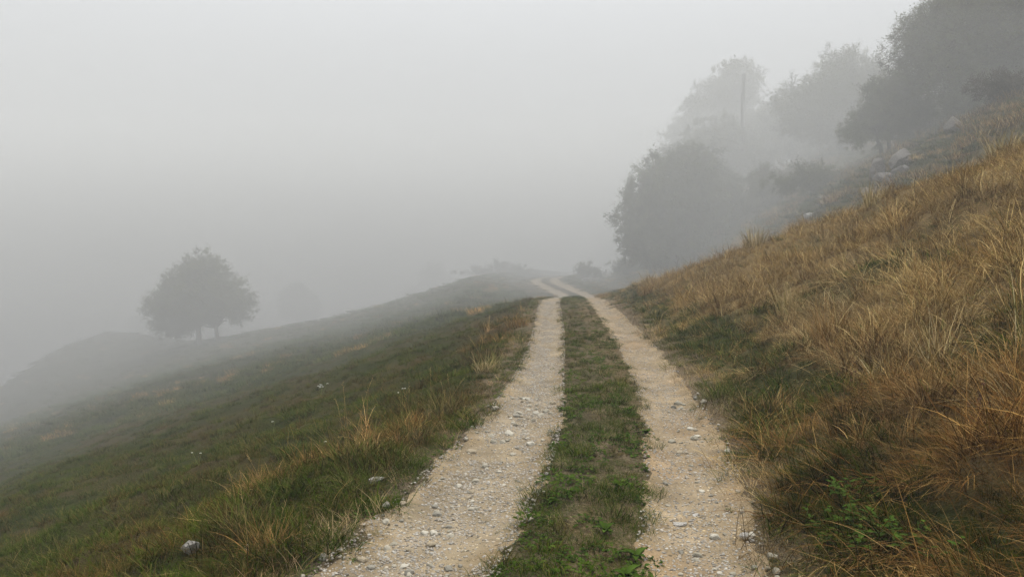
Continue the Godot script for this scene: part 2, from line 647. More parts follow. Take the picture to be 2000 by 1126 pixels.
# stems: [[lean_x, lean_z, radius], ...]; lobes: [[centre, radii], ...] give the crown's outline
func tree(called: String, label: String, category: String, at: Vector3, stems: Array, fork: float, lobes: Array, sprays: int, leaf: float, s: int, green := Color(0.085, 0.09, 0.035), group := "") -> Node3D:
	var r := RandomNumberGenerator.new()
	r.seed = s
	var root := thing(called, label, category, at, group)
	var cv := PackedVector3Array()
	var cn := PackedVector3Array()
	var cc := PackedColorArray()
	var ci := PackedInt32Array()
	var buf := PackedFloat32Array()
	var ragged := FastNoiseLite.new()
	ragged.seed = s
	ragged.frequency = 1.3
	var tops := []
	for stem in stems:
		var tv := PackedVector3Array()
		var tn := PackedVector3Array()
		var tc := PackedColorArray()
		var ti := PackedInt32Array()
		var base := Vector3(stem[3] if stem.size() > 3 else 0.0, -0.4, 0)
		var top := Vector3(stem[0], fork, stem[1])
		var pts := []
		var rad := []
		for k in 7:
			var t := k / 6.0
			pts.append(base.lerp(top, t) + Vector3(r.randfn(0, 0.06), 0, r.randfn(0, 0.06)) * (0.0 if k == 0 else 1.0))
			rad.append(stem[2] * (1.35 - 0.75 * t if k else 1.7))
		tube(tv, tn, tc, ti, pts, rad, 9, Color(0.07, 0.06, 0.05))
		part("trunk", array_mesh(tv, tn, tc, ti), bark_mat, root)
		tops.append([pts[6], rad[6], pts])
	var total := 0.0
	for l in lobes:
		total += l[1].x * l[1].y * l[1].z
	for l in lobes:
		var share := int(sprays * l[1].x * l[1].y * l[1].z / total) + 4
		for k in share:
			# a point in the lobe, mostly near its outside
			var dir := Vector3(r.randfn(), r.randfn(), r.randfn()).normalized()
			var q: float = pow(r.randf(), 0.45) * r.randf_range(0.8, 1.0) * (0.9 + 0.35 * ragged.get_noise_3dv(dir + l[0] * 0.3))
			var loose := k % 3 == 1   # thin sprays that stand out past the crown
			if loose:
				q = 0.86 + absf(r.randfn(0, 0.085))
			var tip: Vector3 = l[0] + dir * l[1] * q
			if tip.y < 0.25:
				continue
			var st: Array = tops[r.randi() % tops.size()]
			if k % 3 == 0:
				var from: Vector3 = st[2][r.randi_range(4, 6)]
				var bend: Vector3 = from.lerp(tip, 0.5) + Vector3(0, 0.12 * from.distance_to(tip), 0) + Vector3(r.randfn(), r.randfn(), r.randfn()) * 0.15
				var w0: float = st[1] * r.randf_range(0.25, 0.5)
				tube(cv, cn, cc, ci, [from, bend.lerp(from, 0.4), bend, tip.lerp(bend, 0.4), tip], [w0, w0 * 0.8, w0 * 0.55, w0 * 0.3, 0.012], 5, Color(0.07, 0.06, 0.05))
			var tone := r.randf_range(0.6, 1.4)
			var z := r.randf_range(0.7, 1.25) * clampf(l[1].x / 2.2, 0.28, 1.3)
			var out := (dir + Vector3(r.randfn(), r.randfn(), r.randfn()) * 0.45).normalized()
			var aside := out.cross(Vector3(r.randfn(), r.randfn(), r.randfn())).normalized()
			if loose:
				z *= 0.55
			push(buf, Basis(aside * z, out * z, aside.cross(out) * z), tip, green * tone)
	part("limbs", array_mesh(cv, cn, cc, ci), bark_mat, root)
	scatter("crown", spray_mesh(s, leaf), leaf_mat, root, buf)
	return root


func on_ground(x: float, d: float, lift := 0.0) -> Vector3:
	return Vector3(x, height(x, d) + lift, -d)


func L(x: float, y: float, z: float, rx: float, ry: float, rz: float) -> Array:
	return [Vector3(x, y, z), Vector3(rx, ry, rz)]


func build_trees() -> void:
	bark_mat = StandardMaterial3D.new()
	bark_mat.vertex_color_use_as_albedo = true
	bark_mat.roughness = 1.0
	bark_mat.metallic_specular = 0.1
	leaf_mat = StandardMaterial3D.new()
	leaf_mat.vertex_color_use_as_albedo = true
	leaf_mat.roughness = 0.8
	leaf_mat.metallic_specular = 0.2
	leaf_mat.backlight_enabled = true
	leaf_mat.backlight = Color(0.3, 0.35, 0.2)
	# the round tree on the shoulder left of the track
	tree("round_tree", "round broadleaf tree standing alone on the left shoulder, two trunks", "tree", on_ground(-26.0, 62.0), [[-0.3, 0.0, 0.2, -0.1], [1.3, 0.2, 0.17, 1.5]], 2.2, [L(0.0, 4.6, 0, 3.2, 2.8, 3.0), L(-1.6, 3.2, 0.3, 2.9, 2.1, 2.6), L(2.0, 3.5, -0.2, 2.6, 1.9, 2.4), L(0.3, 6.2, 0, 2.1, 1.7, 2.0), L(-2.4, 1.5, 0, 2.3, 1.2, 1.8), L(3.3, 2.2, 0.2, 1.3, 0.9, 1.2)], 800, 0.17, 11)
	tree("small_tree", "small faint tree half lost in the fog behind the left shoulder", "tree", on_ground(-28.4, 98.0), [[0.1, 0.0, 0.2]], 4.0, [L(0.0, 6.2, 0, 2.7, 2.6, 2.6), L(1.6, 5.0, 0, 2.0, 1.8, 2.0)], 300, 0.2, 12)
	tree("small_tree", "ghostly tree barely showing in fog left of the far bend", "tree", on_ground(-12.5, 118.0), [[0.1, 0.0, 0.18]], 2.5, [L(0.0, 6.9, 0, 2.6, 2.6, 2.2), L(2.6, 4.6, 0.5, 2.8, 2.2, 2.0), L(-3.0, 3.6, 0.5, 2.8, 1.8, 2.0)], 300, 0.2, 13)
	# the trees right of the bend
	tree("broad_tree", "broad dark tree beside the far bend, crown reaching to the ground", "tree", on_ground(11.6, 55.0), [[0.2, 0.0, 0.28], [-1.6, 0.3, 0.2, -1.2]], 2.8, [L(0.4, 5.2, 0, 3.8, 3.6, 3.4), L(-2.0, 3.2, 0.3, 2.3, 3.0, 2.6), L(2.8, 4.4, 0, 3.2, 3.2, 2.8), L(-1.4, 1.2, 0.6, 2.6, 1.6, 2.2), L(1.9, 7.0, 0, 2.4, 2.2, 2.4), L(2.2, 1.2, 0.5, 3.0, 1.5, 2.2)], 1200, 0.18, 21)
	tree("tall_tree", "tall pale tree rising in the fog behind the broad dark tree", "tree", on_ground(22.6, 80.0), [[0.2, 0.0, 0.35]], 4.0, [L(-0.5, 8.6, 0, 4.6, 4.4, 4.0), L(-3.0, 5.8, 0, 4.0, 4.0, 3.6), L(1.0, 12.0, 0, 3.4, 3.0, 3.0), L(3.8, 5.4, 0, 3.4, 3.8, 3.2), L(0.0, 3.0, 0, 5.5, 2.6, 3.0)], 1200, 0.21, 22)
	tree("tall_tree", "faint tree uphill of the bare pole, almost lost in fog", "tree", on_ground(27.0, 72.0), [[0.2, 0.0, 0.3]], 3.0, [L(0.0, 4.0, 0, 4.0, 2.6, 3.4), L(-3.0, 2.8, 0, 3.2, 2.4, 3.0), L(3.0, 3.0, 0, 3.4, 2.2, 2.6), L(-4.0, 1.2, 1.5, 3.4, 1.6, 2.0), L(1.0, 0.8, 1.5, 3.4, 1.4, 2.0)], 600, 0.2, 23)
	tree("tall_tree", "dim tree filling the gap between the pole and the hillside trees", "tree", on_ground(26.5, 60.0), [[0.2, 0.0, 0.22]], 2.5, [L(0.0, 4.6, 0, 3.4, 3.2, 3.0), L(-2.8, 3.0, 0, 3.0, 2.6, 2.6), L(3.0, 3.4, 0, 3.0, 2.6, 2.6), L(0, 1.4, 0.6, 4.6, 1.6, 2.2)], 620, 0.18, 24)
	tree("tall_tree", "pale tree between the broad dark tree and the pole", "tree", on_ground(17.6, 66.0), [[0.2, 0.0, 0.22]], 2.5, [L(0.0, 4.8, 0, 3.4, 3.4, 3.0), L(-2.4, 3.0, 0, 3.0, 2.8, 2.6), L(2.6, 3.4, 0, 3.0, 2.8, 2.6), L(0, 1.4, 0.6, 4.4, 1.6, 2.2)], 620, 0.18, 25)
	# up the slope on the right
	tree("hillside_tree", "largest tree at the top right, bare trunks under a wide crown", "tree", on_ground(24.6, 39.5), [[-0.3, 0.0, 0.12], [0.7, 0.3, 0.1, 0.5], [1.6, -0.2, 0.1, 0.8], [-1.5, 0.2, 0.09, -0.6]], 2.0, [L(0.4, 4.6, 0, 3.6, 2.6, 3.0), L(-2.4, 3.8, 0.2, 2.3, 2.0, 2.2), L(3.0, 4.4, 0, 3.0, 2.4, 2.6), L(-3.9, 2.8, 0.2, 1.7, 1.6, 1.3), L(0.6, 6.4, 0, 2.4, 1.4, 2.2), L(-1.8, 1.9, 0.6, 2.4, 1.2, 1.4), L(2.6, 2.2, 0.4, 2.0, 1.2, 1.4)], 1350, 0.13, 31)
	tree("hillside_tree", "bushy hillside tree left of the largest tree, above the big rock", "tree", on_ground(20.8, 41.5), [[0.1, 0.0, 0.12], [-0.9, 0.2, 0.1, -0.2]], 1.5, [L(0.1, 2.9, 0, 2.0, 1.8, 1.8), L(-1.4, 1.5, 0, 1.5, 1.4, 1.5), L(1.4, 2.0, 0, 1.8, 1.6, 1.5), L(1.2, 3.9, 0, 1.4, 1.2, 1.1)], 620, 0.13, 32)
	# bushes
	tree("bush", "dark round bush at the right edge of the far bend", "bush", on_ground(6.5, 66.0), [[0.1, 0.0, 0.06], [-0.4, 0.1, 0.05, -0.2]], 0.6, [L(-0.2, 0.9, 0, 1.0, 0.8, 0.9), L(1.0, 0.6, 0, 1.0, 0.6, 0.8), L(0.3, 1.3, 0, 0.6, 0.5, 0.6)], 190, 0.12, 41)
	tree("bush", "low bush on the slope right of the round bush at the bend", "bush", on_ground(9.3, 62.0), [[0.1, 0.0, 0.06]], 0.5, [L(-0.2, 0.8, 0, 1.4, 0.7, 1.0), L(1.5, 0.9, 0, 1.3, 0.8, 1.0)], 120, 0.12, 42)
	tree("bush", "dark scrub bush under the largest tree at the right edge", "bush", on_ground(21.2, 32.5), [[0.1, 0.0, 0.05], [0.6, 0, 0.04, 0.3]], 0.5, [L(0.0, 0.75, 0, 1.7, 0.7, 1.2), L(1.9, 0.9, 0, 1.4, 0.8, 1.2)], 170, 0.1, 43, Color(0.062, 0.058, 0.04))
	tree("bush", "dim scrub bush between the rock pile and the big rock", "bush", on_ground(17.5, 43.0), [[0.1, 0.0, 0.05]], 0.5, [L(0.0, 1.0, 0, 1.8, 1.1, 1.4), L(-1.8, 0.7, 0, 1.4, 0.8, 1.2)], 160, 0.12, 44)
	tree("bush", "grey scrub bush uphill of the rock pile, deep in fog", "bush", on_ground(18.0, 52.0), [[0.1, 0.0, 0.05]], 0.6, [L(0.0, 1.4, 0, 2.4, 1.5, 1.6), L(2.4, 1.4, 0, 2.0, 1.4, 1.6)], 170, 0.14, 45)
	tree("bush", "low irregular bush on the skyline left of the far bend", "bush", on_ground(-1.5, 84.0), [[0.1, 0.0, 0.05]], 0.4, [L(0.3, 0.9, 0, 1.6, 1.0, 1.2), L(2.4, 0.6, 0, 1.5, 0.7, 1.2), L(-2.2, 0.4, 0, 1.7, 0.6, 1.2), L(-4.4, 0.2, 0, 1.2, 0.5, 1.0)], 190, 0.14, 46)
	tree("bush", "tall scrub bush behind the bushy hillside tree", "bush", on_ground(24.5, 46.0), [[0.1, 0.0, 0.06], [0.8, 0, 0.05, 0.4]], 0.8, [L(0.0, 1.8, 0, 2.4, 1.7, 1.6), L(2.4, 1.8, 0, 2.0, 1.6, 1.6), L(-2.2, 1.2, 0, 1.8, 1.2, 1.4)], 260, 0.13, 47)
	tree("bush", "scrub bush between the largest tree and the bushy tree", "bush", on_ground(23.2, 39.0), [[0.1, 0.0, 0.05]], 0.6, [L(0.0, 1.0, 0, 1.7, 1.0, 1.2), L(1.6, 0.9, 0, 1.4, 0.9, 1.2)], 190, 0.12, 48)
	# the bare pole
	var pole := thing("bare_pole", "tall thin bare pole standing dim in the fog before pale trees", "pole", on_ground(20.2, 66.0))
	var v := PackedVector3Array()
	var n := PackedVector3Array()
	var c := PackedColorArray()
	var i := PackedInt32Array()
	tube(v, n, c, i, [Vector3(0, -0.5, 0), Vector3(0.03, 3, 0), Vector3(0.02, 7, 0), Vector3(0.08, 10.2, 0), Vector3(0.08, 10.21, 0)], [0.19, 0.17, 0.16, 0.14, 0.002], 10, Color(0.07, 0.06, 0.05))
	part("shaft", array_mesh(v, n, c, i), bark_mat, pole)


# ------------------------------------------------------------------ rocks
func build_rocks() -> void:
	var pale := StandardMaterial3D.new()
	pale.albedo_color = Color(0.34, 0.318, 0.29).linear_to_srgb()
	pale.albedo_texture = noise_tex(512, 0.02, 71, Color(0.42, 0.42, 0.42), Color(1, 1, 1))
	pale.heightmap_enabled = true
	pale.heightmap_texture = noise_tex(512, 0.03, 72, Color.BLACK, Color.WHITE)
	pale.heightmap_scale = 6.0
	pale.uv1_triplanar = true
	pale.uv1_scale = Vector3.ONE * 0.9
	pale.roughness = 0.95
	pale.metallic_specular = 0.2
	var white := pale.duplicate()
	white.albedo_color = Color(0.5, 0.48, 0.44).linear_to_srgb()
	white.heightmap_scale = 1.0
	var chalk := white.duplicate()
	chalk.uv1_scale = Vector3.ONE * 3.0
	chalk.albedo_texture = noise_tex(128, 0.05, 75, Color(0.72, 0.7, 0.66), Color(1, 1, 1))
	chalk.albedo_color = Color(0.78, 0.76, 0.72).linear_to_srgb()
	var set_down := func(called: String, label: String, x: float, d: float, size: Vector3, turn: float, s: int, lv: int, mat: Material, sink := 0.3) -> void:
		var o := part(called, rock_mesh(s, lv, 0.6, 14), mat, self)
		o.transform = Transform3D(Basis(Vector3.UP, turn) * Basis.from_scale(size), on_ground(x, d, size.y * (1.0 - 2.0 * sink)))
		tag(o, label, "rock")
	# the big outcrop past the crest of the bank: several blocks
	set_down.call("boulder", "largest grey block of the rock outcrop past the bank's crest", 16.2, 32.6, Vector3(0.7, 0.5, 0.6), 0.4, 801, 3, pale)
	set_down.call("boulder", "upright narrow block on top of the rock outcrop", 16.05, 32.9, Vector3(0.28, 0.85, 0.3), 0.2, 802, 3, pale, 0.05)
	set_down.call("boulder", "brownish block at the upper right of the rock outcrop", 17.1, 33.1, Vector3(0.55, 0.5, 0.5), 1.1, 803, 3, pale, 0.1)
	set_down.call("boulder", "dim rock uphill on the right of the rock outcrop", 19.4, 33.0, Vector3(0.35, 0.45, 0.4), 1.9, 804, 3, pale)
	set_down.call("boulder", "low rubble stone at the left foot of the rock outcrop", 15.5, 32.4, Vector3(0.4, 0.26, 0.35), 2.2, 805, 3, pale)
	set_down.call("boulder", "slanting slab between the outcrop's largest and brownish blocks", 16.7, 32.3, Vector3(0.5, 0.3, 0.4), 0.9, 806, 3, pale)
	# the row of stones
	var row := [[12.3, 35.4, 0.34, 0.34], [12.9, 35.8, 0.3, 0.17], [13.35, 36.1, 0.22, 0.2], [14.1, 36.6, 0.36, 0.16], [14.7, 37.0, 0.3, 0.2], [15.3, 37.0, 0.28, 0.2], [15.9, 38.2, 0.5, 0.16]]
	var say := ["lowest pale stone at the downhill end of the stone row on the crest", "flat pale stone second from the downhill end of the row", "small pale stone third from the downhill end of the row", "long flat stone in the middle of the row on the crest", "rounded stone just uphill of the row's long flat stone", "small stone near the uphill end of the row", "dim flat slab at the uphill end of the stone row"]
	for k in row.size():
		var q: Array = row[k]
		set_down.call("rock", say[k], q[0], q[1], Vector3(q[2], q[3], q[2] * 0.8), k * 1.3, 820 + k, 2, white if k < 5 else pale, 0.15)
	set_down.call("rock", "half-buried pale rock showing on the crest below the dark tree", 9.7, 34.0, Vector3(0.6, 0.35, 0.5), 0.6, 840, 2, pale)
	set_down.call("rock", "small white stone on the verge right of the far bend", 6.15, 62.2, Vector3(0.3, 0.2, 0.26), 0.3, 841, 2, white)
	set_down.call("rock", "thin pale slab on the foggy skyline left of the track", -14.2, 66.0, Vector3(0.75, 0.16, 0.4), 0.5, 842, 2, white, 0.0)
	# near stones
	set_down.call("rock", "white stone lying in the grass at the lower left corner", -2.05, 4.66, Vector3(0.062, 0.05, 0.05), 0.7, 850, 4, chalk, 0.12)
	set_down.call("rock", "small white stone in the grass beside the left track", -1.64, 4.53, Vector3(0.03, 0.025, 0.024), 0.2, 851, 2, chalk, -0.3)
	set_down.call("rock", "flat grey stone half under the left verge's tussock", -1.02, 5.5, Vector3(0.075, 0.028, 0.05), 0.9, 852, 2, chalk, 0.1)
	set_down.call("rock", "flat pale slab at the left edge of the right track", 1.06, 4.6, Vector3(0.045, 0.012, 0.036), 0.3, 853, 2, chalk, 0.0)
	set_down.call("rock", "thin pale slab just right of the flat slab on the track", 1.19, 4.75, Vector3(0.036, 0.01, 0.022), 1.1, 854, 2, chalk, 0.0)
	set_down.call("rock", "angular white stone at the right track's outer edge", 1.36, 4.28, Vector3(0.035, 0.02, 0.025), 0.1, 855, 2, chalk, 0.0)


# ------------------------------------------------------------------ grass
# a tuft of blades: each a curved strip. lay > 0 bends the blades over towards +x
func tuft(s: int, radius: float, blades: int, h0: float, h1: float, width: float, splay: float, droop: float, lay: float, pal: Array, segs := 4) -> ArrayMesh:
	var r := RandomNumberGenerator.new()
	r.seed = s
	var v := PackedVector3Array()
	var n := PackedVector3Array()
	var c := PackedColorArray()
	var idx := PackedInt32Array()
	for b in blades:
		var at := Vector2.from_angle(r.randf() * TAU) * radius * sqrt(r.randf())
		var p := Vector3(at.x, -0.03, at.y)
		var an := r.randf() * TAU
		var dir := Vector3(cos(an), 0, sin(an))
		if lay > 0.0:
			dir = (dir * 0.55 + Vector3(lay, 0, 0)).normalized()
		elif radius > 0.0:
			dir = (dir + Vector3(at.x, 0, at.y) / radius * 0.8).normalized()
		var h := lerpf(h0, h1, pow(r.randf(), 1.3))
		var lean := absf(r.randfn(splay, splay * 0.45))
		var curve := absf(r.randfn(droop, droop * 0.5))
		var w := width * r.randf_range(0.65, 1.3)
		var side := dir.cross(Vector3.UP).rotated(Vector3.UP, r.randfn(0, 0.7)).normalized()
		var sway := side * r.randfn(0, 0.12)
		var col: Color = pal[r.randi() % pal.size()]
		col = col * r.randf_range(0.7, 1.3)
		var ang := lean
		var first := v.size()
		for k in segs + 1:
			var t := k / float(segs)
			var step := (dir * sin(ang) + Vector3.UP * cos(ang) + sway * t).normalized()
			var face := step.cross(side).normalized()
			if face.y < 0.0:
				face = -face
			face = (face + Vector3.UP * 0.5).normalized()
			var half := side * w * 0.5 * (1.0 - 0.85 * t * t)
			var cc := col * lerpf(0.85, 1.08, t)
			if k < segs:
				v.append(p - half)
				v.append(p + half)
				n.append(face)
				n.append(face)
				c.append(cc)
				c.append(cc)
				if k > 0:
					var i := first + k * 2
					idx.append_array(PackedInt32Array([i - 2, i - 1, i, i - 1, i + 1, i] if step.cross(side).dot(face) > 0.0 else [i - 2, i, i - 1, i - 1, i, i + 1]))
				p += step * (h + 0.03) / segs
				if p.y < 0.012 and k > 0:
					p.y = 0.012 + r.randf() * 0.01
				ang = minf(ang + curve / segs, 1.75)
			else:
				v.append(p)
				n.append(face)
				c.append(cc)
				var i := first + k * 2
				idx.append_array(PackedInt32Array([i - 2, i - 1, i] if step.cross(side).dot(face) > 0.0 else [i - 2, i, i - 1]))
	return array_mesh(v, n, c, idx)


# a low weed: small rounded leaves spreading from the middle
func weed(s: int, radius: float, leaves: int, size: float, pal: Array) -> ArrayMesh:
	var r := RandomNumberGenerator.new()
	r.seed = s
	var v := PackedVector3Array()
	var n := PackedVector3Array()
	var c := PackedColorArray()
	var idx := PackedInt32Array()
	for b in leaves:
		var an := r.randf() * TAU
		var dir := Vector3(cos(an), 0, sin(an))
		var side := Vector3(-sin(an), 0, cos(an))
		var p := dir * radius * sqrt(r.randf()) * 0.8 + Vector3(0, r.randf() * size * 0.9, 0)
		var up := r.randf_range(0.1, 0.8)
		var z := size * r.randf_range(0.6, 1.3)
		var col: Color = pal[r.randi() % pal.size()] * r.randf_range(0.7, 1.3)
		var first := v.size()
		for k in 4:
			var t := k / 3.0
			var w: float = z * [0.06, 0.26, 0.22, 0.0][k]
			var q := p + dir * z * t + Vector3.UP * z * (up * t - 0.5 * t * t)
			v.append(q - side * w + Vector3.UP * w * 0.3)
			v.append(q + side * w + Vector3.UP * w * 0.3)
			for e in 2:
				n.append((Vector3.UP - dir * (up - t) * 0.7).normalized())
				c.append(col)
			if k:
				var i := first + k * 2
				idx.append_array(PackedInt32Array([i - 2, i, i - 1, i - 1, i, i + 1]))
	return array_mesh(v, n, c, idx)


func build_grass() -> void:
	blade_mat = StandardMaterial3D.new()
	blade_mat.vertex_color_use_as_albedo = true
	blade_mat.roughness = 0.75
	blade_mat.specular_mode = BaseMaterial3D.SPECULAR_DISABLED
	blade_mat.backlight_enabled = true
	blade_mat.backlight = Color(0.3, 0.3, 0.22)
	var green := [Color(0.020, 0.037, 0.003), Color(0.026, 0.043, 0.004), Color(0.016, 0.030, 0.003), Color(0.042, 0.059, 0.008), Color(0.087, 0.073, 0.023)]
	var mixed := [Color(0.026, 0.031, 0.006), Color(0.040, 0.033, 0.010), Color(0.100, 0.071, 0.024), Color(0.019, 0.026, 0.004), Color(0.054, 0.031, 0.010), Color(0.026, 0.021, 0.008)]
	var straw := [Color(0.235, 0.155, 0.058), Color(0.10, 0.060, 0.022), Color(0.40, 0.30, 0.135), Color(0.19, 0.106, 0.038), Color(0.075, 0.058, 0.018), Color(0.15, 0.092, 0.035)]
	var mats := [Color(0.20, 0.145, 0.07), Color(0.12, 0.08, 0.036), Color(0.30, 0.225, 0.12), Color(0.09, 0.062, 0.03)]
	# kinds: name -> meshes
	var kinds := {"short": [], "mixed": [], "straw": [], "green": [], "upright": [], "mat": [], "weed": [], "far_green": [], "far_straw": [], "wisp": []}
	for k in 4:
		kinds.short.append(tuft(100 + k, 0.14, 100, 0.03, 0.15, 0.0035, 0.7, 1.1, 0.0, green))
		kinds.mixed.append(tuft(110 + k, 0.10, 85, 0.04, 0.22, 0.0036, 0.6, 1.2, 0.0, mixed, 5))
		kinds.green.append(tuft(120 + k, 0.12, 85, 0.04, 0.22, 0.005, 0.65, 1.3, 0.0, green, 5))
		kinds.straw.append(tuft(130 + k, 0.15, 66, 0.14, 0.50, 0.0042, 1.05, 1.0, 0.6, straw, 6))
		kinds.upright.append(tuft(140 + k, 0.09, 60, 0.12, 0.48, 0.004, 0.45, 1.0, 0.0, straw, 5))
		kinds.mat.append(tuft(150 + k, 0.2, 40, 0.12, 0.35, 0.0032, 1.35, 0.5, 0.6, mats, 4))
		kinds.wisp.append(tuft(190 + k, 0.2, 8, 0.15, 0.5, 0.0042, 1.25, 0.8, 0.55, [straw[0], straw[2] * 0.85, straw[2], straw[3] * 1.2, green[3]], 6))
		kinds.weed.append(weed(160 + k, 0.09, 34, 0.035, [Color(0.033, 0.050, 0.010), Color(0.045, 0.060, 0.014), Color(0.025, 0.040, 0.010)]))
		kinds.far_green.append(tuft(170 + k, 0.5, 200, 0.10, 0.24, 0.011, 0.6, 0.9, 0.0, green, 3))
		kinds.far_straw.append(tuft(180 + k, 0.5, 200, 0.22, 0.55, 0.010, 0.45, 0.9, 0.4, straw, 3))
	var zones := {
		"meadow_grass": ["short dark green meadow grass on the slope left of the track", {}],
		"verge_grass": ["taller mixed green and brown grass along the left track edge", {}],
		"median_grass": ["low weedy grass strip between the two wheel tracks", {}],
		"bank_grass": ["long dry straw-coloured grass lying over the right bank", {}],
		"edge_grass": ["green grass band at the foot of the right bank", {}],
		"straw_litter": ["flattened dead straw along the track edges", {}],
		"hillside_grass": ["foggy grass on the far slopes beyond the crest", {}],
	}
	var r := RandomNumberGenerator.new()
	r.seed = 2024
	var bands := [[1.6, 5.0, 0.085], [5.0, 9.0, 0.11], [9.0, 15.0, 0.15], [15.0, 28.0, 0.22], [28.0, 50.0, 0.42], [50.0, 95.0, 0.7]]
	for band in bands:
		var cell: float = band[2]
		var d: float = band[0]
		while d < band[1]:
			var x := -0.78 * d - 3.0
			var x_end := 0.78 * d + 3.0
			while x < x_end:
				sow(zones, kinds, x + r.randf() * cell, d + r.randf() * cell, cell, r)
				x += cell
			d += cell
	for zone in zones:
		var root := thing(zone, zones[zone][0], "grass", Vector3.ZERO, "", "stuff")
		var bufs: Dictionary = zones[zone][1]
		for key in bufs:
			var q: Array = key.split(":")
			scatter("tufts" if q[0] != "weed" else "weeds", kinds[q[0]][int(q[1])], blade_mat, root, bufs[key])


func sow(zones: Dictionary, kinds: Dictionary, x: float, d: float, cell: float, r: RandomNumberGenerator) -> void:
	var o := x - look(tx, d)
	var ao := absf(o)
	var wob := n_mid.get_noise_2d(x * 1.6, d * 1.6) * 0.16 + n_fine.get_noise_2d(x, d + 50.0) * 0.1
	if d < 6.0:
		for q in [[-2.05, 4.66, 0.09], [-2.02, 4.52, 0.06], [-1.64, 4.53, 0.07], [-1.62, 4.42, 0.06], [-1.02, 5.5, 0.12], [-0.99, 5.35, 0.1]]:
			if Vector2(x - q[0], d - q[1]).length() < q[2]:
				return
	var dry := dryness(x, d, o)
	var zone := ""
	var kind := ""
	var tint := Color(1, 1, 1)
	var size := 1.0
	var far := d > 28.0
	var inside := in_track(o, d) + wob * 1.2
	if d < 110.0 and inside > (0.0 if ao > 0.4 else -0.02):
		if d < 26.0 and inside < 0.42 and r.randf() < 0.5 * (1.0 - inside * 2.2) and n_fine.get_noise_2d(x * 0.8, d * 0.8 - 40.0) > 0.0:
			zone = "straw_litter"
			kind = ["mat", "short", "short", "weed"][r.randi() % 4]
			size = r.randf_range(0.25, 0.55)
		else:
			return
	elif ao < 0.8 and d < 110.0:
		zone = "median_grass"
		var bare := n_mid.get_noise_2d(x * 1.4 + 17.0, d * 1.4)
		if bare < -0.5 and not far:
			if r.randf() < 0.6:
				return
			kind = "mat"
			size = 0.5
		elif r.randf() < 0.05:
			kind = "mat"
			size = 0.4
		elif r.randf() < 0.28 + 0.4 * n_mid.get_noise_2d(x * 1.1 + 130.0, d * 1.1):
			kind = "weed"
			size = r.randf_range(0.5, 1.2)
		elif r.randf() < 0.2:
			kind = "mixed"
			size = r.randf_range(0.3, 0.6)
		else:
			kind = "short"
			size = r.randf_range(0.45, 0.85)
		if far:
			kind = "far_green"
			size = 0.5
		if d > 9.0 and r.randf() < 0.2:
			tint = Color(1.45, 1.25, 1.0)
	elif o < 0.0:
		if far:
			zone = "hillside_grass"
			kind = "far_straw" if r.randf() < dry * 0.18 else "far_green"
			size = 0.55 if kind == "far_straw" else 0.8
		elif o > -1.5 - 0.5 * wob:
			if inside > -0.12 and r.randf() < 0.4:
				return
			zone = "verge_grass"
			kind = ["short", "short", "green", "mat", "weed"][r.randi() % 5]
			size = r.randf_range(0.5, 0.9)
		elif o > -3.0 + wob * 3.0:
			zone = "verge_grass"
			kind = "mixed" if r.randf() < 0.35 + dry * 0.5 else ("green" if r.randf() < 0.5 else "short")
			size = r.randf_range(0.6, 1.05)
			if dry > 0.62 and r.randf() < 0.14:
				kind = "upright"
				size = r.randf_range(0.4, 0.75)
			if d < 8.0 and r.randf() < 0.012:
				kind = "wisp"
				size = r.randf_range(0.4, 0.8)
		else:
			zone = "meadow_grass"
			kind = "mixed" if r.randf() < 0.1 + dry * 0.8 else "short"
			size = r.randf_range(0.6, 1.1) if kind == "short" else r.randf_range(0.45, 0.8)
	else:
		if far:
			zone = "hillside_grass"
			kind = "far_straw" if r.randf() < dry else "far_green"
			size = r.randf_range(0.6, 1.0)
		elif o < 1.38 + 1.3 * wob:
			if r.randf() < 0.15:
				return
			zone = "straw_litter"
			kind = "mat" if r.randf() < 0.7 else ("short" if r.randf() < 0.5 else "wisp")
			size = r.randf_range(0.6, 1.0)
		elif r.randf() > dry * 1.15:
			zone = "edge_grass" if o < 2.9 else "bank_grass"
			kind = "green" if r.randf() < 0.7 else ("mixed" if r.randf() < 0.5 else "straw")
			if d < 10.0 and r.randf() < 0.1:
				kind = "wisp"
			size = r.randf_range(0.6, 1.1)
		else:
			zone = "bank_grass"
			kind = "straw" if r.randf() < 0.72 - 0.35 * ss(9.0, 16.0, d) else "upright"
			size = r.randf_range(0.55, 1.0) * (1.0 if o > 2.2 else 0.7)
			if n_mid.get_noise_2d(x * 0.7 + 70.0, d * 0.7) > 0.1 and r.randf() < 0.5:
				kind = "upright"
			if d < 13.0 and r.randf() < 0.2:
				kind = "wisp"
	if far and ao < 3.2:
		size *= 0.45
	# tone: a slow drift between browner and greener
	var t := n_big.get_noise_2d(x * 3.0 - 60.0, d * 3.0)
	var fade := dry if o < 0.0 else 0.0
	tint = tint * Color(1.0 + 0.32 * fade + 0.25 * t, 1.0 + 0.1 * fade + 0.2 * t, 1.0 + 0.1 * fade) * r.randf_range(0.8, 1.2)
	if o > 1.3:
		# old brown thatch low on the bank, close to the track's near end
		tint = tint.lerp(tint * Color(0.56, 0.45, 0.33), clampf(1.15 * hump(x, d, 2.8, 4.0, 1.9, 2.4) + 0.5 * n_mid.get_noise_2d(x * 1.2 - 9.0, d * 1.2), 0.0, 1.0))
	elif ao < 0.8:
		tint = tint * Color(0.80, 0.92, 0.70)
	var up := normal_at(x, d).lerp(Vector3.UP, 0.35 if kind in ["straw", "mat", "weed", "short"] else 0.8).normalized()
	var turn := r.randf() * TAU
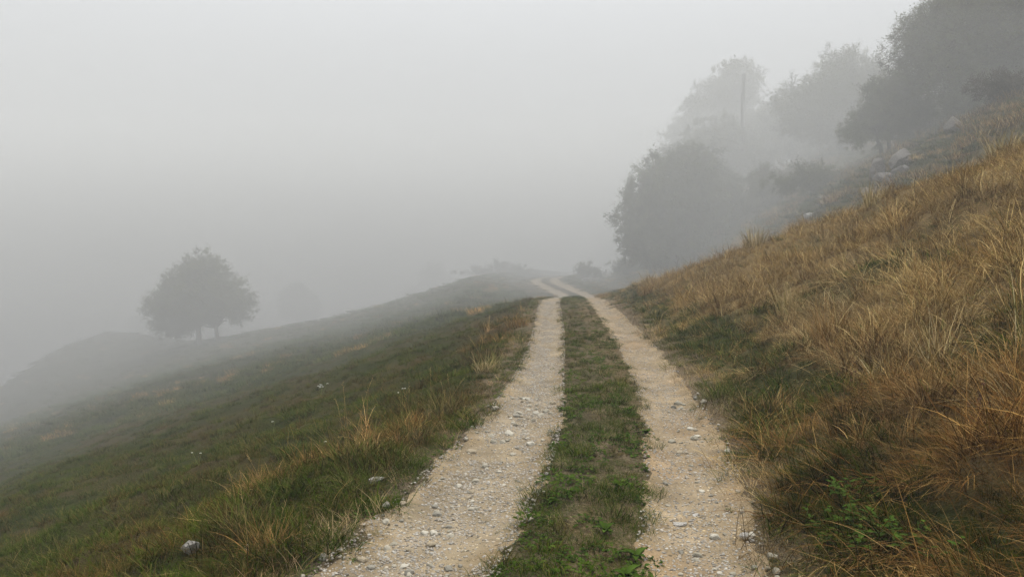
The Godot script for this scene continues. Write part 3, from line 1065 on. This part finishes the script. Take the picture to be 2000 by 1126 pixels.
	if kind in ["straw", "mat", "far_straw", "wisp"]:
		turn = PI * 0.9 + n_lay.get_noise_2d(x, d) * 3.6 + r.randfn(0, 1.2 if kind == "wisp" else 0.45)
	if not kind in ["wisp", "mat", "weed"]:
		size *= clampf(0.95 + 1.1 * n_fine.get_noise_2d(x * 0.55, d * 0.55 + 200.0) + 0.5 * n_mid.get_noise_2d(x * 1.3, d * 1.3 - 80.0), 0.45, 1.5)
	up = (up + Vector3(r.randfn(0, 0.14), 0, r.randfn(0, 0.14))).normalized()
	var lift := r.randf_range(0.05, 0.2) if kind == "wisp" and zone == "bank_grass" else 0.0
	var f := Vector3(cos(turn), 0, sin(turn))
	var bz := f.cross(up).normalized()
	var bx := up.cross(bz).normalized()
	var b := Basis(bx * size, up * size * r.randf_range(0.85, 1.15), bz * size)
	var bufs: Dictionary = zones[zone][1]
	var key := "%s:%d" % [kind, r.randi() % 4]
	if not bufs.has(key):
		bufs[key] = PackedFloat32Array()
	bufs[key].append_array(PackedFloat32Array([b.x.x, b.y.x, b.z.x, x, b.x.y, b.y.y, b.z.y, height(x, d) + lift, b.x.z, b.y.z, b.z.z, -d, tint.r, tint.g, tint.b, 1.0]))


# ------------------------------------------------------------------ single plants
func tussock(label: String, x: float, d: float, s: int, n: int, radius: float, h0: float, h1: float, splay: float, droop: float, pal: Array, width := 0.004, stalks := 0) -> void:
	var r := RandomNumberGenerator.new()
	r.seed = s
	var root := thing("grass_tussock", label, "grass tuft", on_ground(x, d), "grass tussocks standing out of the turf")
	part("blades", tuft(s, radius, n, h0, h1, width, splay, droop, 0.0, pal, 6), blade_mat, root).set_meta("kind", "stuff")
	for k in stalks:
		stalk(root, "seed_stalk", Vector3(r.randfn(0, radius * 0.5), 0, r.randfn(0, radius * 0.5)), h1 * r.randf_range(1.0, 1.45), Vector3(r.randfn(0, 0.3), 1, r.randfn(0, 0.3)), Color(0.26, 0.19, 0.085), 0.0012, r, true)


# a thin stem, with a few short spikelets near its end
func stalk(parent: Node3D, called: String, from: Vector3, h: float, way: Vector3, col: Color, w: float, r: RandomNumberGenerator, ear: bool) -> void:
	var v := PackedVector3Array()
	var n := PackedVector3Array()
	var c := PackedColorArray()
	var i := PackedInt32Array()
	var dir := way.normalized()
	var sag := Vector3(r.randfn(0, 0.12), 0, r.randfn(0, 0.12)) * h
	var pts := []
	for k in 6:
		var t := k / 5.0
		pts.append(from + dir * h * t + sag * t * t)
	tube(v, n, c, i, pts, [w, w, w * 0.9, w * 0.8, w * 0.7, w * 0.5], 4, col)
	if ear:
		for k in 7:
			var t := 0.8 + 0.03 * k
			var p: Vector3 = from + dir * h * t + sag * t * t
			var out := (dir + Vector3(r.randfn(), r.randfn(), r.randfn()) * 0.5).normalized() * 0.022
			tube(v, n, c, i, [p, p + out * 0.5, p + out], [w * 0.6, w * 1.5, w * 0.2], 4, col * 1.1)
	part(called, array_mesh(v, n, c, i), blade_mat, parent)


func dock(label: String, x: float, d: float, h: float, s: int, col: Color) -> void:
	var r := RandomNumberGenerator.new()
	r.seed = s
	var root := thing("dry_weed", label, "dry weed", on_ground(x, d, -0.02))
	var lean := Vector3(r.randfn(0, 0.08), 1, r.randfn(0, 0.08))
	stalk(root, "stem", Vector3.ZERO, h, lean, col, 0.0035, r, false)
	for k in 5:
		var t := 0.35 + 0.13 * k
		stalk(root, "side_branch", lean.normalized() * h * t, h * r.randf_range(0.14, 0.28), Vector3(r.randfn(0, 0.6), 1, r.randfn(0, 0.6)), col, 0.0022, r, true)


var leaf_shapes := []


func leaf_shape(s: int, long: float, wide: float, curl: float, lobed: float) -> ArrayMesh:
	var r := RandomNumberGenerator.new()
	r.seed = s
	var v := PackedVector3Array()
	var n := PackedVector3Array()
	var c := PackedColorArray()
	var i := PackedInt32Array()
	var steps := 7
	var tone := r.randf_range(0.8, 1.25)
	for k in steps + 1:
		var t := k / float(steps)
		var w := wide * sin(PI * pow(t, 0.75)) * (1.0 - lobed * (k % 2)) + 0.001
		var y := long * (curl * t - curl * 1.5 * t * t) + r.randfn(0, 0.02) * long
		for q in [-1.0, 0.0, 1.0]:
			v.append(Vector3(long * t, y + (0.0 if q == 0.0 else wide * 0.35), q * w))
			n.append(Vector3(-curl * (1.0 - 3.0 * t), 1.0, -q * 0.35).normalized())
			c.append(Color(0.032, 0.054, 0.009) * tone * (1.15 if q == 0.0 else 0.95))
		if k:
			var j := k * 3
			i.append_array(PackedInt32Array([j - 3, j, j - 2, j - 2, j, j + 1, j - 2, j + 1, j - 1, j - 1, j + 1, j + 2]))
	return array_mesh(v, n, c, i)


func rosette(label: String, x: float, d: float, s: int, leaves: int, size: float) -> void:
	var r := RandomNumberGenerator.new()
	r.seed = s
	var root := thing("broadleaf_weed", label, "weed", on_ground(x, d, 0.01), "broadleaf weeds in the median strip")
	for k in leaves:
		var z := size * r.randf_range(0.7, 1.2)
		var b := Basis(Vector3.UP, TAU * k / leaves + r.randfn(0, 0.25)) * Basis(Vector3(0, 0, 1), r.randf_range(0.15, 0.75)) * Basis.from_scale(Vector3.ONE * z)
		part("leaf", leaf_shapes[r.randi() % 4], blade_mat, root, Transform3D(b, Vector3(0, r.randf() * 0.015, 0)))


func leafy(label: String, x: float, d: float, s: int, stems: int, h: float, size: float) -> void:
	var r := RandomNumberGenerator.new()
	r.seed = s
	var root := thing("leafy_plant", label, "plant", on_ground(x, d))
	for k in stems:
		var from := Vector3(r.randfn(0, 0.09), 0, r.randfn(0, 0.09))
		var way := Vector3(from.x * 3.0 + r.randfn(0, 0.15), 1, from.z * 3.0 + r.randfn(0, 0.15)).normalized()
		var hh := h * r.randf_range(0.6, 1.1)
		stalk(root, "stem", from, hh, way, Color(0.10, 0.15, 0.04), 0.002, r, false)
		var turn := r.randf() * TAU
		for m in 7:
			var t := 0.3 + 0.7 * m / 6.0
			turn += 2.4
			var z := size * r.randf_range(0.7, 1.15) * lerpf(1.1, 0.6, t)
			var b := Basis(Vector3.UP, turn) * Basis(Vector3(0, 0, 1), r.randf_range(-0.1, 0.6)) * Basis.from_scale(Vector3.ONE * z)
			part("leaf", leaf_shapes[4 + r.randi() % 4], blade_mat, root, Transform3D(b, from + way * hh * t))


func flower(label: String, x: float, d: float, s: int, heads: int, h: float, spread: float, head: float) -> void:
	var r := RandomNumberGenerator.new()
	r.seed = s
	var root := thing("white_flower", label, "flower", on_ground(x, d))
	for k in heads:
		var to := Vector3(r.randfn(0, spread), h * r.randf_range(0.75, 1.15), r.randfn(0, spread))
		stalk(root, "stem", Vector3.ZERO, to.length(), to, Color(0.16, 0.2, 0.07), 0.0016, r, false)
		var v := PackedVector3Array()
		var n := PackedVector3Array()
		var c := PackedColorArray()
		var i := PackedInt32Array()
		for m in 16:
			var a := r.randf() * TAU
			var q := head * sqrt(r.randf())
			var p := Vector3(cos(a) * q, -q * q / head * 0.4, sin(a) * q)
			tube(v, n, c, i, [p - Vector3(0, 0.004, 0), p, p + Vector3(0, 0.003, 0)], [0.001, head * 0.22, 0.001], 6, Color(0.78, 0.77, 0.72))
		part("flower_head", array_mesh(v, n, c, i), blade_mat, root, Transform3D(Basis(), to))


func build_plants() -> void:
	for k in 4:
		leaf_shapes.append(leaf_shape(500 + k, 1.0, 0.24, 0.5, 0.0))
	for k in 4:
		leaf_shapes.append(leaf_shape(510 + k, 1.0, 0.27, 0.3, 0.25))
	var pale := [Color(0.304, 0.232, 0.118), Color(0.253, 0.185, 0.080), Color(0.329, 0.270, 0.152), Color(0.211, 0.177, 0.068)]
	var rust := [Color(0.187, 0.105, 0.037), Color(0.150, 0.083, 0.030), Color(0.217, 0.135, 0.052), Color(0.112, 0.075, 0.026)]
	var lush := [Color(0.043, 0.064, 0.011), Color(0.055, 0.070, 0.012), Color(0.068, 0.068, 0.018), Color(0.110, 0.089, 0.034)]
	var olive := [Color(0.073, 0.068, 0.022), Color(0.104, 0.083, 0.031), Color(0.055, 0.061, 0.015), Color(0.141, 0.101, 0.043)]
	# right bank
	tussock("pale tussock with long fanned blades beside the bright green patch", 3.62, 6.3, 601, 130, 0.10, 0.25, 0.72, 0.45, 0.25, pale, 0.0042, 6)
	tussock("second pale fanned tussock just left of the long-bladed one", 3.25, 6.5, 602, 110, 0.12, 0.2, 0.5, 0.6, 0.6, pale, 0.004, 2)
	tussock("rust-brown upright tussock in the middle of the right bank", 3.55, 8.3, 603, 180, 0.17, 0.3, 0.62, 0.28, 0.4, rust, 0.0042, 5)
	tussock("pale upright tuft at the upper middle of the right bank", 4.05, 10.9, 604, 150, 0.15, 0.3, 0.65, 0.22, 0.35, pale, 0.005, 4)
	tussock("fluffy tan mound of grass low on the right bank", 2.95, 5.2, 605, 330, 0.14, 0.15, 0.36, 0.5, 1.1, rust, 0.0026, 0)
	tussock("bleached flopped tuft near the right edge of the bank", 3.2, 4.6, 606, 120, 0.1, 0.3, 0.55, 0.9, 0.9, pale, 0.0035, 3)
	tussock("tall green and straw blades rising at the far right edge", 3.75, 5.35, 607, 60, 0.1, 0.4, 0.8, 0.2, 0.3, lush + pale, 0.005, 4)
	tussock("straw tuft on the bank's crest below the rock outcrop", 8.2, 17.0, 608, 160, 0.25, 0.35, 0.75, 0.25, 0.5, pale, 0.008, 5)
	tussock("straw tuft on the crest left of the stone row", 6.5, 20.0, 609, 160, 0.25, 0.35, 0.7, 0.25, 0.5, pale, 0.009, 5)
	tussock("tall straw tuft at the top right end of the crest", 10.1, 15.4, 610, 190, 0.3, 0.4, 0.8, 0.25, 0.5, pale, 0.008, 6)
	tussock("rusty tuft where the bank meets the right track's vanishing end", 3.9, 21.5, 611, 150, 0.25, 0.25, 0.55, 0.3, 0.6, rust, 0.009, 4)
	tussock("bright green grass tuft against the right track's edge", 2.35, 8.0, 612, 190, 0.22, 0.15, 0.32, 0.45, 0.9, lush, 0.005, 0)
	tussock("dark green grass tuft at the foot of the right bank", 2.15, 5.9, 613, 210, 0.22, 0.15, 0.34, 0.5, 1.0, lush, 0.005, 0)
	# left verge
	tussock("orange-brown dry tuft in the lower left beside the track", -1.42, 4.22, 620, 170, 0.1, 0.14, 0.34, 0.4, 0.7, rust, 0.0034, 2)
	tussock("lush green tussock overhanging the left track's edge", -1.12, 5.35, 621, 210, 0.13, 0.15, 0.36, 0.5, 1.0, lush, 0.0042, 0)
	tussock("olive tussock with tall seed stalks behind the lush green tussock", -1.3, 5.95, 622, 200, 0.17, 0.2, 0.45, 0.45, 0.9, olive, 0.004, 5)
	tussock("straw-topped tussock on the left verge where the track widens", -0.92, 6.9, 623, 170, 0.16, 0.18, 0.42, 0.45, 0.9, olive, 0.004, 4)
	tussock("pale dry tuft on the left verge near the middle distance", -0.35, 10.4, 624, 150, 0.16, 0.15, 0.4, 0.4, 0.7, pale, 0.0045, 4)
	tussock("rusty orange tuft on the left verge just before the crest", 0.12, 16.8, 625, 170, 0.25, 0.2, 0.42, 0.35, 0.7, rust, 0.007, 3)
	tussock("brown tussock on the meadow left of the seed-stalk tussock", -2.1, 6.2, 626, 170, 0.18, 0.15, 0.36, 0.45, 0.9, rust, 0.0036, 3)
	tussock("dull green tussock on the verge beside the small white stone", -1.75, 4.9, 627, 200, 0.16, 0.14, 0.3, 0.5, 0.9, lush, 0.004, 2)
	tussock("brown and green tussock on the verge past the straw-topped one", -0.75, 8.1, 628, 190, 0.2, 0.15, 0.36, 0.4, 0.8, olive, 0.0045, 4)
	# dark dead weeds
	dock("dark dead weed stalk standing in the middle of the right bank", 2.62, 5.78, 0.42, 701, Color(0.10, 0.06, 0.035))
	dock("second dark dead stalk close right of the middle one", 2.78, 5.9, 0.3, 702, Color(0.10, 0.06, 0.035))
	dock("dark weed stalk sticking up on the crest beside the fading track", 5.35, 24.2, 0.75, 703, Color(0.07, 0.05, 0.03))
	dock("thin dark weed stalk on the left verge's crest", -0.23, 23.8, 0.45, 704, Color(0.07, 0.06, 0.03))
	dock("dark dead weed near the top right of the bank", 8.4, 14.2, 0.6, 705, Color(0.09, 0.06, 0.035))
	dock("brown weed stalk low on the right bank behind the leafy plants", 2.75, 4.35, 0.35, 706, Color(0.11, 0.06, 0.04))
	dock("dark weed on the upper bank above the pale upright tuft", 6.6, 15.8, 0.55, 707, Color(0.09, 0.06, 0.035))
	# green leafy plants
	leafy("largest dark green leafy plant at the lower right by the track", 1.86, 3.95, 711, 11, 0.17, 0.08)
	leafy("leafy plant at the picture's bottom edge right of the largest", 1.98, 3.62, 712, 9, 0.17, 0.08)
	leafy("smaller leafy plant between the largest and the right track", 1.68, 4.1, 713, 8, 0.13, 0.07)
	leafy("leafy plant behind the largest, half under straw", 2.1, 4.35, 714, 8, 0.17, 0.075)
	# weeds in the median strip
	rosette("broadleaf weed in the median, right of centre near the bottom edge", 0.67, 3.95, 721, 12, 0.085)
	rosette("broadleaf weed at the bottom of the median strip", 0.58, 3.7, 722, 11, 0.085)
	rosette("broadleaf weed in the median strip just above the pair at its bottom", 0.55, 4.3, 723, 11, 0.075)
	rosette("broadleaf weed on the median's left edge beside the stony track", 0.26, 4.75, 724, 9, 0.065)
	rosette("dark broadleaf weed on the median's right edge, middle distance", 1.22, 6.7, 725, 10, 0.075)
	rosette("broadleaf weed on the median's right edge by the dusty patch", 1.2, 7.6, 726, 10, 0.075)
	rosette("broadleaf weed in the middle of the median below the dense grass", 0.74, 5.1, 727, 9, 0.07)
	# flowers
	flower("cluster of white flowers in the left meadow", -4.06, 15.68, 731, 8, 0.30, 0.055, 0.026)
	flower("single small white flower in the grass left of the seed stalks", -1.75, 6.9, 732, 1, 0.25, 0.02, 0.013)
	flower("tiny white flowers on thin stems above the straw-topped tussock", -1.3, 8.7, 733, 3, 0.3, 0.05, 0.010)
	flower("pinkish white flower low in the meadow left of the verge", -3.7, 11.4, 734, 1, 0.2, 0.02, 0.022)
	flower("pair of white dots of flower in the near left meadow", -4.1, 9.6, 735, 2, 0.2, 0.06, 0.012)
